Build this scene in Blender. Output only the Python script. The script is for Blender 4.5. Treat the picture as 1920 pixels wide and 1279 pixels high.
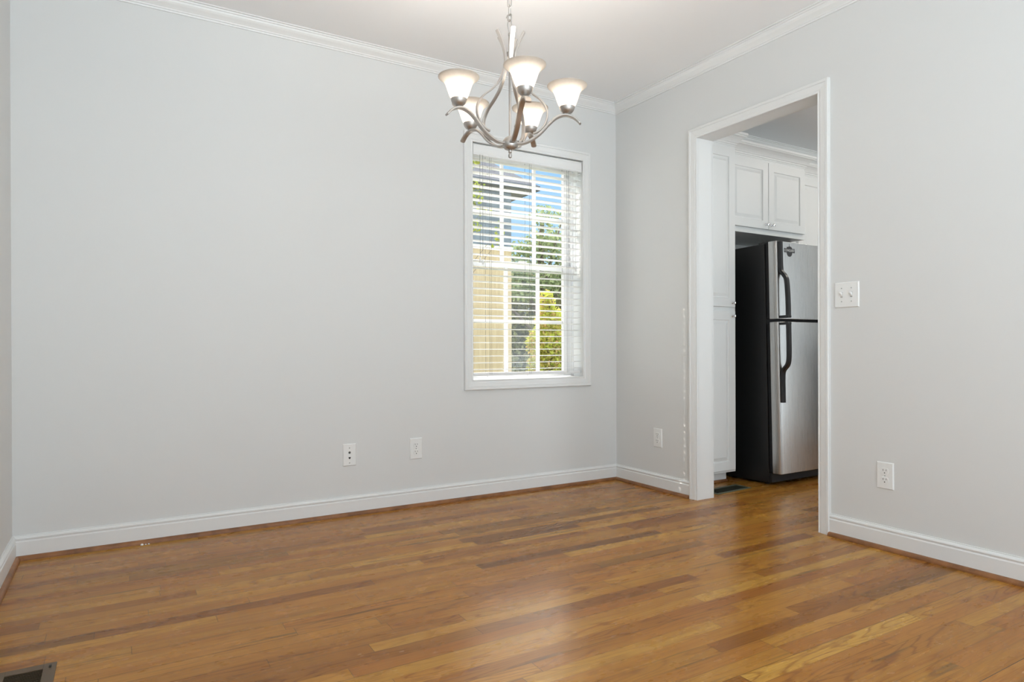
import bpy, bmesh, math, random
import numpy as np
from mathutils import Vector, Matrix
random.seed(7)
rng = np.random.default_rng(11)
for o in list(bpy.data.objects):
    bpy.data.objects.remove(o, do_unlink=True)
scn = bpy.context.scene
C = scn.collection

# ------------------------------------------------------------------ camera
H_CAM = 0.87
YAW, PITCH, ROLL = 0.536357, -0.0015983, -0.0030183
FPX, CX, CY = 1229.41, 953.35, 653.79
F_ = Vector((math.sin(YAW) * math.cos(PITCH), math.cos(YAW) * math.cos(PITCH), math.sin(PITCH)))
R_ = Vector((math.cos(YAW), -math.sin(YAW), 0))
U_ = R_.cross(F_)
R2 = R_ * math.cos(ROLL) + U_ * math.sin(ROLL)
U2 = U_ * math.cos(ROLL) - R_ * math.sin(ROLL)
cam = bpy.data.cameras.new('camera')
co = bpy.data.objects.new('camera', cam)
C.objects.link(co)
m = Matrix.Identity(4)
for i in range(3):
    m[i][0] = R2[i]; m[i][1] = U2[i]; m[i][2] = -F_[i]
m[0][3], m[1][3], m[2][3] = -2.82618, -3.36034, H_CAM
co.matrix_world = m
cam.sensor_width = 36
cam.lens = FPX / 1920 * 36
cam.shift_x = (960 - CX) / 1920
cam.shift_y = (CY - 639.5) / 1920
cam.clip_start = 0.05
cam.clip_end = 300
scn.camera = co
scn.view_settings.view_transform = 'Standard'
scn.view_settings.look = 'None'
scn.view_settings.gamma = 1
scn.view_settings.use_curve_mapping = False
scn.view_settings.exposure = 0.14

# ------------------------------------------------------------------ node helper
class NT:
    def __init__(s, tree):
        s.t = tree; s.n = tree.nodes; s.l = tree.links
    def new(s, typ, **kw):
        n = s.n.new(typ)
        for k, v in kw.items(): setattr(n, k, v)
        return n
    def put(s, sock, v):
        if v is None: return
        if hasattr(v, 'is_output') or isinstance(v, bpy.types.NodeSocket): s.l.new(v, sock)
        else: sock.default_value = v
    def math(s, op, a, b=None, c=None, clamp=False):
        n = s.new('ShaderNodeMath', operation=op); n.use_clamp = clamp
        s.put(n.inputs[0], a)
        if b is not None: s.put(n.inputs[1], b)
        if c is not None: s.put(n.inputs[2], c)
        return n.outputs[0]
    def comb(s, x, y, z):
        n = s.new('ShaderNodeCombineXYZ')
        s.put(n.inputs[0], x); s.put(n.inputs[1], y); s.put(n.inputs[2], z)
        return n.outputs[0]
    def sep(s, v):
        n = s.new('ShaderNodeSeparateXYZ'); s.put(n.inputs[0], v)
        return n.outputs
    def noise(s, vec, scale=1, detail=2, rough=.5, dist=0):
        n = s.new('ShaderNodeTexNoise')
        s.put(n.inputs['Vector'], vec); n.inputs['Scale'].default_value = scale
        n.inputs['Detail'].default_value = detail; n.inputs['Roughness'].default_value = rough
        n.inputs['Distortion'].default_value = dist
        return n.outputs[0]
    def white(s, vec):
        n = s.new('ShaderNodeTexWhiteNoise', noise_dimensions='3D')
        s.put(n.inputs['Vector'], vec); return n.outputs[0]
    def ramp(s, fac, stops, interp='LINEAR'):
        n = s.new('ShaderNodeValToRGB'); n.color_ramp.interpolation = interp
        e = n.color_ramp.elements
        while len(e) < len(stops): e.new(.5)
        for i, (p, c) in enumerate(stops):
            e[i].position = p; e[i].color = (*c, 1) if len(c) == 3 else c
        s.put(n.inputs[0], fac); return n.outputs[0]
    def mix(s, fac, a, b, mode='MIX'):
        n = s.new('ShaderNodeMix', data_type='RGBA', blend_type=mode)
        s.put(n.inputs[0], fac)
        for k, v in ((6, a), (7, b)):
            if isinstance(v, tuple) and len(v) == 3: v = (*v, 1)
            s.put(n.inputs[k], v)
        return n.outputs[2]
    def smooth(s, v, a, b):
        n = s.new('ShaderNodeMapRange', interpolation_type='SMOOTHSTEP')
        s.put(n.inputs[0], v); n.inputs[1].default_value = a; n.inputs[2].default_value = b
        return n.outputs[0]
    def bump(s, h, strength=.2, dist=.001):
        n = s.new('ShaderNodeBump'); n.inputs['Strength'].default_value = strength
        n.inputs['Distance'].default_value = dist; s.put(n.inputs['Height'], h)
        return n.outputs[0]

def srgb(r, g, b):
    f = lambda c: (c / 255 / 12.92) if c / 255 <= .04045 else ((c / 255 + .055) / 1.055) ** 2.4
    return (f(r), f(g), f(b))

def mat(name, col=(.8, .8, .8), rough=.5, metal=0., **kw):
    m = bpy.data.materials.new(name); m.use_nodes = True
    nt = NT(m.node_tree)
    b = m.node_tree.nodes['Principled BSDF']
    b.inputs['Base Color'].default_value = (*col, 1)
    b.inputs['Roughness'].default_value = rough
    b.inputs['Metallic'].default_value = metal
    for k, v in kw.items():
        b.inputs[k.replace('_', ' ')].default_value = v
    return m, nt, b

# ------------------------------------------------------------------ world: clear blue to the north, bright haze to the south
SKY_S = 2.7; GROUND_S = 4.9; ADDED_GLOW_S = 21.0   # hazy sky, bright ground added to the south for ceiling light, added sky glow
w = bpy.data.worlds.new('sky'); scn.world = w; w.use_nodes = True
wn = NT(w.node_tree)
tc = wn.new('ShaderNodeTexCoord')
sx, sy, sz = wn.sep(tc.outputs['Generated'])
blue = wn.ramp(wn.math('MULTIPLY', sz, 1.0), [(0, (.72, .87, 1.0)), (.10, (.50, .75, 1.0)), (.25, (.36, .64, 1.0)), (1, (.15, .38, .9))])
haze = wn.ramp(sz, [(0, (.82, .93, 1.0)), (1, (.80, .90, 1.0))])
south = wn.smooth(wn.math('ADD', sy, wn.math('MULTIPLY', sx, .9)), .25, -.25)
colr = wn.mix(south, blue, haze)
gnd = wn.smooth(sz, -.02, .0)
gcol = wn.mix(south, (.34, .34, .30), (.82, .93, 1.0))
colr = wn.mix(gnd, gcol, colr)
# bright sky patch added above the view to make the floor glow
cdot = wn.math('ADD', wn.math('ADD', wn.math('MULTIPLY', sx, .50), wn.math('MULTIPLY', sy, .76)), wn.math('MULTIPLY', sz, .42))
added_glow = wn.math('MULTIPLY', wn.smooth(sz, .29, .40), wn.smooth(cdot, .70, .92))
colr = wn.mix(added_glow, colr, (1, .97, .92))
low = wn.smooth(sz, .0, -.02)
sstr = wn.math('ADD', wn.math('MULTIPLY', low, GROUND_S - SKY_S), SKY_S)
stn = wn.math('ADD', wn.math('MULTIPLY', south, wn.math('SUBTRACT', sstr, 1.0)), 1.0)
stn = wn.math('ADD', stn, wn.math('MULTIPLY', added_glow, ADDED_GLOW_S))
bgn = w.node_tree.nodes['Background']
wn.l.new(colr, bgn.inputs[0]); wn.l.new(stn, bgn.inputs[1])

# ------------------------------------------------------------------ sun
sd = bpy.data.lights.new('sun', 'SUN'); sd.energy = 4.5; sd.angle = .006; sd.color = (1, .93, .82)
so = bpy.data.objects.new('sun', sd); C.objects.link(so)
so.rotation_euler = Vector((-.62, 1.0, 1.2)).to_track_quat('Z', 'Y').to_euler()
so.location = (-6, 10, 12)

# ------------------------------------------------------------------ materials
def paint(name, col, rough, bump=.0):
    m, nt, b = mat(name, col, rough)
    if bump:
        g = nt.new('ShaderNodeNewGeometry')
        n = nt.noise(g.outputs['Position'], 160, 3, .6)
        nt.l.new(nt.bump(n, bump, .0006), b.inputs['Normal'])
    return m
M = {}
M['wall'] = paint('wall_paint', (.72, .72, .705), .65, .25)
M['ceiling'] = paint('ceiling_paint', (.90, .90, .90), .8, .2)
M['trim'] = paint('trim_paint', (.80, .80, .785), .35)
M['cabinet'] = paint('cabinet_paint', (.84, .84, .82), .42)
M['vinyl'] = paint('white_vinyl', (.78, .78, .78), .35)
M['blind'] = paint('blind_white', (.83, .825, .81), .4)
M['plate'] = paint('plastic_white', (.84, .84, .82), .3)
M['dark'] = paint('dark_slot', (.02, .02, .02), .6)
M['grayscrew'] = mat('screw', (.45, .45, .43), .4, .6)[0]
M['cord'] = paint('cord', (.12, .12, .11), .7)
M['cordw'] = paint('cord_white', (.7, .7, .68), .7)
M['black'] = mat('black_textured', (.010, .010, .011), .42)[0]
M['handle'] = mat('black_plastic', (.016, .016, .018), .33)[0]
M['gasket'] = mat('gasket', (.012, .012, .013), .6)[0]
M['badge'] = mat('badge_dark', (.05, .05, .052), .35, .3)[0]
M['badgetext'] = mat('badge_text', (.62, .62, .62), .3, .3)[0]
M['chrome'] = mat('chrome', (.75, .75, .76), .12, 1.)[0]
M['ventbrown'] = mat('vent_brown', srgb(98, 80, 60), .5, 0.)[0]
M['ventgreen'] = mat('vent_green', srgb(92, 98, 82), .45, 0.)[0]
M['ventslot'] = mat('vent_slot', (.028, .022, .016), .7)[0]
# brushed nickel
m, nt, b = mat('brushed_nickel', (.52, .495, .47), .46, 1.)
tcn = nt.new('ShaderNodeTexCoord')
nt.l.new(nt.bump(nt.noise(tcn.outputs['Object'], 220, 2), .15, .0004), b.inputs['Normal'])
M['nickel'] = m
# stainless
m, nt, b = mat('stainless', (.56, .555, .545), .26, 1.)
tcn = nt.new('ShaderNodeTexCoord')
x_, y_, z_ = nt.sep(tcn.outputs['Object'])
st = nt.noise(nt.comb(nt.math('MULTIPLY', x_, 900.), nt.math('MULTIPLY', y_, 900.), nt.math('MULTIPLY', z_, 4.)), 1, 2)
nt.l.new(nt.math('ADD', nt.math('MULTIPLY', st, .06), .25), b.inputs['Roughness'])
nt.l.new(nt.bump(st, .025, .0002), b.inputs['Normal'])
M['steel'] = m
# glass
m, nt, b = mat('window_glass', (1, 1, 1), 0.0)
out = m.node_tree.nodes['Material Output']
tr = nt.new('ShaderNodeBsdfTransparent'); gl = nt.new('ShaderNodeBsdfGlossy'); gl.inputs['Roughness'].default_value = .02
fr = nt.new('ShaderNodeLayerWeight'); fr.inputs[0].default_value = .5
frv = nt.math('ADD', nt.math('MULTIPLY', nt.math('POWER', fr.outputs['Facing'], 5.), .8), .035)
mx = nt.new('ShaderNodeMixShader')
nt.l.new(frv, mx.inputs[0]); nt.l.new(tr.outputs[0], mx.inputs[1]); nt.l.new(gl.outputs[0], mx.inputs[2])
nt.l.new(mx.outputs[0], out.inputs[0])
M['glass'] = m
# alabaster glass shade
m, nt, b = mat('frosted_shade', (.95, .92, .87), .35)
out = m.node_tree.nodes['Material Output']
tcn = nt.new('ShaderNodeTexCoord')
cl = nt.ramp(nt.noise(tcn.outputs['Object'], 26, 4, .6), [(.3, (.62, .58, .53)), (.7, (.70, .67, .63))])
df = nt.new('ShaderNodeBsdfDiffuse'); tl = nt.new('ShaderNodeBsdfTranslucent'); g2 = nt.new('ShaderNodeBsdfGlossy')
g2.inputs['Roughness'].default_value = .2
nt.l.new(cl, df.inputs[0]); nt.l.new(cl, tl.inputs[0])
a1 = nt.new('ShaderNodeMixShader'); a1.inputs[0].default_value = .62
nt.l.new(df.outputs[0], a1.inputs[1]); nt.l.new(tl.outputs[0], a1.inputs[2])
a2 = nt.new('ShaderNodeMixShader'); a2.inputs[0].default_value = .06
nt.l.new(a1.outputs[0], a2.inputs[1]); nt.l.new(g2.outputs[0], a2.inputs[2])
nt.l.new(a2.outputs[0], out.inputs[0])
M['shade'] = m
def emit(name, col, s):
    m, nt, b = mat(name, col, .4)
    b.inputs['Emission Color'].default_value = (*col, 1); b.inputs['Emission Strength'].default_value = s
    return m
BULB = 175.
M['bulb'] = emit('bulb_glow', (1, .92, .83), BULB)
M['dome'] = emit('added_dome_glow', (1, .94, .85), 31.)  # emission of the added, unseen kitchen lamp

# oak strip floor
def wood_nodes(nt, b, pw=.0572, tone=1.0):
    g = nt.new('ShaderNodeNewGeometry')
    x, y, z = nt.sep(g.outputs['Position'])
    yy = nt.math('DIVIDE', nt.math('ADD', y, 50.), pw)
    row = nt.math('FLOOR', yy); fy = nt.math('FRACT', yy)
    r1 = nt.white(nt.comb(row, 3.1, 7.7)); r2 = nt.white(nt.comb(row, 9.3, 1.7))
    plen = nt.math('ADD', nt.math('MULTIPLY', r2, .65), .55)
    xx = nt.math('ADD', nt.math('DIVIDE', nt.math('ADD', x, 60.), plen), nt.math('MULTIPLY', r1, 13.))
    # irregular ends
    cell = nt.math('FLOOR', xx); fx = nt.math('FRACT', xx)
    rc = nt.white(nt.comb(row, cell, .5)); rd = nt.white(nt.comb(row, cell, 5.5)); re = nt.white(nt.comb(row, cell, 11.5))
    base = nt.ramp(rc, [(0, srgb(150, 96, 54)), (.10, srgb(176, 120, 68)), (.28, srgb(202, 150, 90)), (.48, srgb(186, 127, 74)),
                        (.66, srgb(213, 166, 104)), (.82, srgb(178, 118, 70)), (.93, srgb(198, 147, 84)), (1, srgb(132, 86, 50))])
    zoff = nt.math('MULTIPLY', rd, 40.)
    # broad mottling along the board
    mo = nt.noise(nt.comb(nt.math('MULTIPLY', x, 2.2), nt.math('MULTIPLY', y, 14.), zoff), 1, 3, .55)
    base = nt.mix(nt.math('MULTIPLY', nt.smooth(mo, .42, .75), .6), base, nt.mix(1., base, (.80, .66, .50), 'MULTIPLY'))
    base = nt.mix(nt.smooth(mo, .40, .22), base, nt.mix(1., base, (1.10, 1.13, 1.12), 'MULTIPLY'))
    # cathedral rings: contour lines of a stretched noise
    cn = nt.noise(nt.comb(nt.math('MULTIPLY', x, 1.5), nt.math('MULTIPLY', y, 13.), zoff), 1, 1.5, .45)
    ring = nt.math('PINGPONG', nt.math('MULTIPLY', cn, 26.), 1.)
    wob = nt.noise(nt.comb(nt.math('MULTIPLY', x, 30.), nt.math('MULTIPLY', y, 420.), zoff), 1, 2)
    ringm = nt.smooth(nt.math('ADD', ring, nt.math('MULTIPLY', nt.math('SUBTRACT', wob, .5), .9)), .55, 1.05)
    ringm = nt.math('MULTIPLY', ringm, nt.math('ADD', nt.math('MULTIPLY', nt.smooth(re, .25, .8), .62), .26))
    base = nt.mix(ringm, base, nt.mix(1., base, (.58, .44, .32), 'MULTIPLY'))
    # fine pores / straight grain
    fg = nt.noise(nt.comb(nt.math('MULTIPLY', x, 3.), nt.math('MULTIPLY', y, 190.), zoff), 1, 3, .6)
    base = nt.mix(nt.math('MULTIPLY', nt.smooth(fg, .48, .68), .50), base, nt.mix(1., base, (.66, .54, .42), 'MULTIPLY'))
    base = nt.mix(nt.math('MULTIPLY', nt.smooth(fg, .48, .30), .22), base, nt.mix(1., base, (1.18, 1.16, 1.12), 'MULTIPLY'))
    # dark mineral streaks and small knots
    ms = nt.noise(nt.comb(nt.math('MULTIPLY', x, 1.6), nt.math('MULTIPLY', y, 34.), nt.math('ADD', zoff, 9.)), 1, 2, .5)
    base = nt.mix(nt.math('MULTIPLY', nt.smooth(ms, .62, .74), .66), base, (.12, .070, .036))
    kn = nt.noise(nt.comb(nt.math('MULTIPLY', x, 9.), nt.math('MULTIPLY', y, 40.), 3.), 1, 1)
    base = nt.mix(nt.math('MULTIPLY', nt.smooth(kn, .78, .84), .7), base, (.06, .032, .015))
    # seams
    ey = nt.math('MULTIPLY', nt.math('MINIMUM', fy, nt.math('SUBTRACT', 1., fy)), pw)
    ex = nt.math('MULTIPLY', nt.math('MINIMUM', fx, nt.math('SUBTRACT', 1., fx)), plen)
    sr = nt.white(nt.comb(nt.math('ROUND', yy), 2.2, 6.1))
    sy_ = nt.math('MULTIPLY', nt.smooth(ey, .0016, .0004), nt.math('ADD', nt.math('MULTIPLY', nt.math('POWER', sr, 3.), .62), .30))
    sx_ = nt.math('MULTIPLY', nt.smooth(ex, .0016, .0004), .65)
    seam = nt.math('MAXIMUM', sy_, sx_)
    base = nt.mix(seam, base, (.045, .022, .010))
    # worn, slightly grey traffic film
    wr = nt.noise(nt.comb(x, y, 0.), 1.6, 4, .6)
    base = nt.mix(nt.math('MULTIPLY', nt.smooth(wr, .5, .75), .12), base, (.36, .28, .20))
    base = nt.mix(1., base, (.81, .752, .38), 'MULTIPLY')
    if tone != 1.0: base = nt.mix(1., base, (tone, tone * .95, tone * .9), 'MULTIPLY')
    nt.l.new(base, b.inputs['Base Color'])
    rn = nt.noise(nt.comb(nt.math('MULTIPLY', x, 3.), nt.math('MULTIPLY', y, 9.), 0.), 1, 4, .6)
    nt.l.new(nt.math('ADD', nt.math('MULTIPLY', rn, .12), .215), b.inputs['Roughness'])
    hgt = nt.math('MULTIPLY', fg, .05)
    cup = nt.noise(nt.comb(nt.math('MULTIPLY', x, 1.2), nt.math('MULTIPLY', y, 18.), rc), 1, 1)
    hgt = nt.math('ADD', hgt, nt.math('MULTIPLY', cup, 1.1))
    nt.l.new(nt.bump(hgt, .25, .0010), b.inputs['Normal'])
    b.inputs['IOR'].default_value = 1.39
    b.inputs['Specular Tint'].default_value = (1, .78, .50, 1)

m, nt, b = mat('oak_floor', (.4, .25, .12), .3); wood_nodes(nt, b); M['floor'] = m
# oak shoe moulding
m, nt, b = mat('oak_shoe', (.2, .1, .05), .4)
g = nt.new('ShaderNodeNewGeometry')
n = nt.noise(g.outputs['Position'], 14, 3, .6)
nt.l.new(nt.ramp(n, [(.3, srgb(112, 70, 36)), (.7, srgb(156, 104, 60))]), b.inputs['Base Color'])
M['shoe'] = m
# exterior
def leafmat(name, c1, c2, c3, tr_=.35, seed=0.):
    m, nt, b = mat(name, c1, .6)
    out = m.node_tree.nodes['Material Output']
    g = nt.new('ShaderNodeNewGeometry')
    rp = g.outputs['Random Per Island']
    c = nt.ramp(rp, [(0, c1), (.5, c2), (1, c3)])
    df = nt.new('ShaderNodeBsdfDiffuse'); tl = nt.new('ShaderNodeBsdfTranslucent'); mx = nt.new('ShaderNodeMixShader')
    mx.inputs[0].default_value = tr_
    nt.l.new(c, df.inputs[0]); nt.l.new(c, tl.inputs[0])
    nt.l.new(df.outputs[0], mx.inputs[1]); nt.l.new(tl.outputs[0], mx.inputs[2]); nt.l.new(mx.outputs[0], out.inputs[0])
    return m
M['leaf_mid'] = leafmat('leaves_green', srgb(104, 118, 80), srgb(134, 146, 100), srgb(172, 180, 132))
M['leaf_dark'] = leafmat('leaves_dark', srgb(126, 124, 82), srgb(150, 146, 100), srgb(176, 172, 124), .2)
M['leaf_yellow'] = leafmat('leaves_yellow', srgb(170, 182, 62), srgb(196, 196, 92), srgb(202, 164, 116))
M['leaf_olive'] = leafmat('leaves_olive', srgb(120, 134, 50), srgb(160, 168, 70), srgb(110, 110, 52))
M['bark'] = paint('bark', (.12, .09, .07), .9)
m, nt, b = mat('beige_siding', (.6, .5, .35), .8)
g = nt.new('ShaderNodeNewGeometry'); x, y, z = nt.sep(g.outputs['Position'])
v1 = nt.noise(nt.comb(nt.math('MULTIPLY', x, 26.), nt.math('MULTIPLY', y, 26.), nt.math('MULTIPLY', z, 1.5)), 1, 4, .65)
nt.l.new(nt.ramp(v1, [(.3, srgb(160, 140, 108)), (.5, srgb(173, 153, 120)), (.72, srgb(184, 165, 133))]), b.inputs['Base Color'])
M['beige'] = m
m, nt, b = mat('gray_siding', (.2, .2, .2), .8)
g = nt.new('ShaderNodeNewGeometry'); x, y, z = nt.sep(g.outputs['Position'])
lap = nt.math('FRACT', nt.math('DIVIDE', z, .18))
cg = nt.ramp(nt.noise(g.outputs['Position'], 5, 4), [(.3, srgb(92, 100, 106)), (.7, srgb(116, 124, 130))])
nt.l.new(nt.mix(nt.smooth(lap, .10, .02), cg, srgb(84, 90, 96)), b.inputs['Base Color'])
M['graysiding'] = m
m, nt, b = mat('shingles', (.1, .1, .1), .9)
g = nt.new('ShaderNodeNewGeometry')
nt.l.new(nt.ramp(nt.noise(g.outputs['Position'], 9, 5, .7), [(.3, srgb(58, 58, 62)), (.7, srgb(84, 84, 88))]), b.inputs['Base Color'])
M['shingle'] = m
M['soffit'] = paint('soffit_gray', srgb(104, 100, 100), .8)
M['fascia'] = paint('fascia_gray', srgb(76, 80, 86), .7)
M['creamtrim'] = paint('cream_trim', srgb(226, 218, 190), .7)
m, nt, b = mat('lawn', (.1, .15, .05), .9)
g = nt.new('ShaderNodeNewGeometry')
nt.l.new(nt.ramp(nt.noise(g.outputs['Position'], 3, 5, .7), [(.3, srgb(88, 98, 60)), (.7, srgb(140, 144, 96))]), b.inputs['Base Color'])
M['lawn'] = m

# ------------------------------------------------------------------ mesh builder
class MB:
    def __init__(s): s.v = []; s.f = []; s.mi = []; s.mats = []; s.cur = 0
    def use(s, m):
        if m not in s.mats: s.mats.append(m)
        s.cur = s.mats.index(m); return s
    def add(s, vs, fs):
        o = len(s.v); s.v += [tuple(v) for v in vs]
        for f in fs: s.f.append(tuple(i + o for i in f)); s.mi.append(s.cur)
    def box(s, x0, x1, y0, y1, z0, z1):
        vs = [(x, y, z) for x in (x0, x1) for y in (y0, y1) for z in (z0, z1)]
        s.add(vs, [(0, 1, 3, 2), (4, 6, 7, 5), (0, 4, 5, 1), (2, 3, 7, 6), (0, 2, 6, 4), (1, 5, 7, 3)]); return s
    def sweep(s, path, prof, n, closed=False, pre=None, post=None):
        n = Vector(n); P = [Vector(p) for p in path]; N = len(P); rows = []
        for i in range(N):
            a = P[i - 1] if (closed or i > 0) else (Vector(pre) if pre else None)
            c = P[(i + 1) % N] if (closed or i < N - 1) else (Vector(post) if post else None)
            s1 = n.cross((P[i] - a).normalized()) if a is not None else None
            s2 = n.cross((c - P[i]).normalized()) if c is not None else None
            if s1 is None: mt = s2
            elif s2 is None: mt = s1
            else: mt = (s1 + s2) / (1 + s1.dot(s2))
            rows.append([P[i] + mt * q[0] + n * q[1] for q in prof])
        K = len(prof); vs = [v for r in rows for v in r]; fs = []
        for i in range(N if closed else N - 1):
            j = (i + 1) % N
            for k in range(K):
                l = (k + 1) % K; fs.append((i * K + k, i * K + l, j * K + l, j * K + k))
        if not closed:
            fs.append(tuple(range(K))); fs.append(tuple((N - 1) * K + k for k in reversed(range(K))))
        s.add(vs, fs); return s
    def lathe(s, prof, c=(0, 0, 0), n=32, axis='Z'):
        vs = []; fs = []; K = len(prof)
        for i in range(n):
            a = 2 * math.pi * i / n
            for r, h in prof:
                if axis == 'Z': p = (c[0] + r * math.cos(a), c[1] + r * math.sin(a), c[2] + h)
                elif axis == 'Y': p = (c[0] + r * math.cos(a), c[1] + h, c[2] + r * math.sin(a))
                else: p = (c[0] + h, c[1] + r * math.cos(a), c[2] + r * math.sin(a))
                vs.append(p)
        for i in range(n):
            j = (i + 1) % n
            for k in range(K - 1):
                fs.append((i * K + k, j * K + k, j * K + k + 1, i * K + k + 1))
        s.add(vs, fs); return s
    def tube(s, path, r, n=8, closed=False):
        P = [Vector(p) for p in path]; N = len(P); rr = r if isinstance(r, (list, tuple)) else [r] * N
        vs = []; fs = []; prev = None
        for i in range(N):
            a = P[(i - 1) % N] if (closed or i > 0) else P[i]; c = P[(i + 1) % N] if (closed or i < N - 1) else P[i]
            d = (c - a).normalized()
            if prev is None:
                u = d.orthogonal().normalized()
            else:
                u = (prev - d * prev.dot(d)).normalized()
            prev = u; v = d.cross(u)
            for k in range(n):
                t = 2 * math.pi * k / n; vs.append(P[i] + (u * math.cos(t) + v * math.sin(t)) * rr[i])
        for i in range(N if closed else N - 1):
            j = (i + 1) % N
            for k in range(n):
                l = (k + 1) % n; fs.append((i * n + k, i * n + l, j * n + l, j * n + k))
        if not closed:
            fs.append(tuple(reversed(range(n)))); fs.append(tuple((N - 1) * n + k for k in range(n)))
        s.add(vs, fs); return s
    def strap(s, path, wdt, th, side, rnd=.3):
        # flat bar swept in the plane perpendicular to 'side'; octagonal section
        P = [Vector(p) for p in path]; N = len(P); sd_ = Vector(side).normalized()
        W = wdt if isinstance(wdt, (list, tuple)) else [wdt] * N
        T = th if isinstance(th, (list, tuple)) else [th] * N
        vs = []; fs = []; K = 8
        for i in range(N):
            a = P[max(i - 1, 0)]; c = P[min(i + 1, N - 1)]; d = (c - a).normalized(); nn = sd_.cross(d).normalized()
            w_, t_ = W[i] / 2, T[i] / 2; q = min(w_, t_) * (1 - rnd) ; e = min(w_, t_) - q
            for (u, v) in ((w_, t_ - e), (w_ - e, t_), (-w_ + e, t_), (-w_, t_ - e), (-w_, -t_ + e), (-w_ + e, -t_), (w_ - e, -t_), (w_, -t_ + e)):
                vs.append(P[i] + sd_ * u + nn * v)
        for i in range(N - 1):
            for k in range(K):
                l = (k + 1) % K; fs.append((i * K + k, i * K + l, (i + 1) * K + l, (i + 1) * K + k))
        fs.append(tuple(reversed(range(K)))); fs.append(tuple((N - 1) * K + k for k in range(K)))
        s.add(vs, fs); return s
    def build(s, name, material=None, parent=None, bevel=0., smooth=False, loc=None):
        me = bpy.data.meshes.new(name)
        me.from_pydata(s.v, [], s.f)
        ms = s.mats or [material]
        for m_ in ms: me.materials.append(m_)
        if s.mats:
            for p, i in zip(me.polygons, s.mi): p.material_index = i
        bm = bmesh.new(); bm.from_mesh(me); bmesh.ops.recalc_face_normals(bm, faces=bm.faces); bm.to_mesh(me); bm.free()
        o = bpy.data.objects.new(name, me); C.objects.link(o)
        if loc: o.location = loc
        if parent: o.parent = parent
        if bevel:
            b_ = o.modifiers.new('bevel', 'BEVEL'); b_.width = bevel; b_.segments = 2; b_.limit_method = 'ANGLE'; b_.angle_limit = math.radians(40)
        if smooth:
            for p in me.polygons: p.use_smooth = True
            me.set_sharp_from_angle(angle=math.radians(38))
        return o
def thing(name, label, cat, loc=(0, 0, 0), rz=0, group=None):
    o = bpy.data.objects.new(name, None); C.objects.link(o); o.location = loc; o.rotation_euler = (0, 0, rz)
    o.empty_display_size = .1
    o['label'] = label; o['category'] = cat
    if group: o['group'] = group
    return o
def tag(o, label, cat, group=None, kind=None):
    o['label'] = label; o['category'] = cat
    if group: o['group'] = group
    if kind: o['kind'] = kind
    return o
def struct(o): o['kind'] = 'structure'; return o
def sroot(name, loc=(0, 0, 0)):
    o = bpy.data.objects.new(name, None); C.objects.link(o); o.location = loc; o['kind'] = 'structure'; return o
def smooth_path(pts, n=6):
    P = [Vector(p) for p in pts]; out = []
    for i in range(len(P) - 1):
        p0 = P[max(i - 1, 0)]; p1 = P[i]; p2 = P[i + 1]; p3 = P[min(i + 2, len(P) - 1)]
        for k in range(n):
            t = k / n
            out.append(.5 * ((2 * p1) + (-p0 + p2) * t + (2 * p0 - 5 * p1 + 4 * p2 - p3) * t * t + (-p0 + 3 * p1 - 3 * p2 + p3) * t ** 3))
    out.append(P[-1]); return out

# ------------------------------------------------------------------ room shell
XL, ZC, YB = -3.205, 2.46, -4.2
WT = .112
WX0, WX1, WZ0, WZ1 = -1.07, -.279, .683, 2.058         # window opening
DY0, DY1, DZ = -.714, -1.461, 2.055                    # doorway opening
struct(MB().box(XL - .15, 3.35, YB, .16, -.12, 0).build('floor', M['floor']))
struct(MB().box(XL - .15, 3.35, YB, .16, ZC, ZC + .15).build('ceiling', M['ceiling']))
struct(MB().box(XL - .15, XL, YB, 0, 0, ZC).build('wall_left', M['wall']))
struct(MB().box(-.7, 0, YB - .1, YB, 0, ZC).build('wall_front', M['wall']))  # unseen rear wall stub, added to keep light off the doorway casing
b = MB()
b.box(XL - .15, WX0 - .012, 0, .16, 0, ZC); b.box(WX1 + .012, WT, 0, .16, 0, ZC)
b.box(WX0 - .012, WX1 + .012, 0, .16, 0, WZ0 - .012); b.box(WX0 - .012, WX1 + .012, 0, .16, WZ1 + .012, ZC)
struct(b.build('wall_back', M['wall']))
b = MB()
b.box(0, WT, DY0 + .018, 0, 0, ZC); b.box(0, WT, YB, DY1 - .018, 0, ZC); b.box(0, WT, DY1 - .018, DY0 + .018, DZ + .018, ZC)
struct(b.build('wall_right', M['wall']))
struct(MB().box(WT, 3.35, 0, .16, 0, ZC).build('wall_kitchen_back', M['wall']))
struct(MB().box(3.2, 3.35, YB, 0, 0, ZC).build('wall_kitchen_right', M['wall']))
b = MB(); b.box(WT, 1.3, YB, YB + .14, 0, ZC); b.box(2.8, 3.2, YB, YB + .14, 0, ZC);  b.box(1.3, 2.8, YB, YB + .14, 2.12, ZC)
struct(b.build('wall_kitchen_front', M['wall']))

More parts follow.
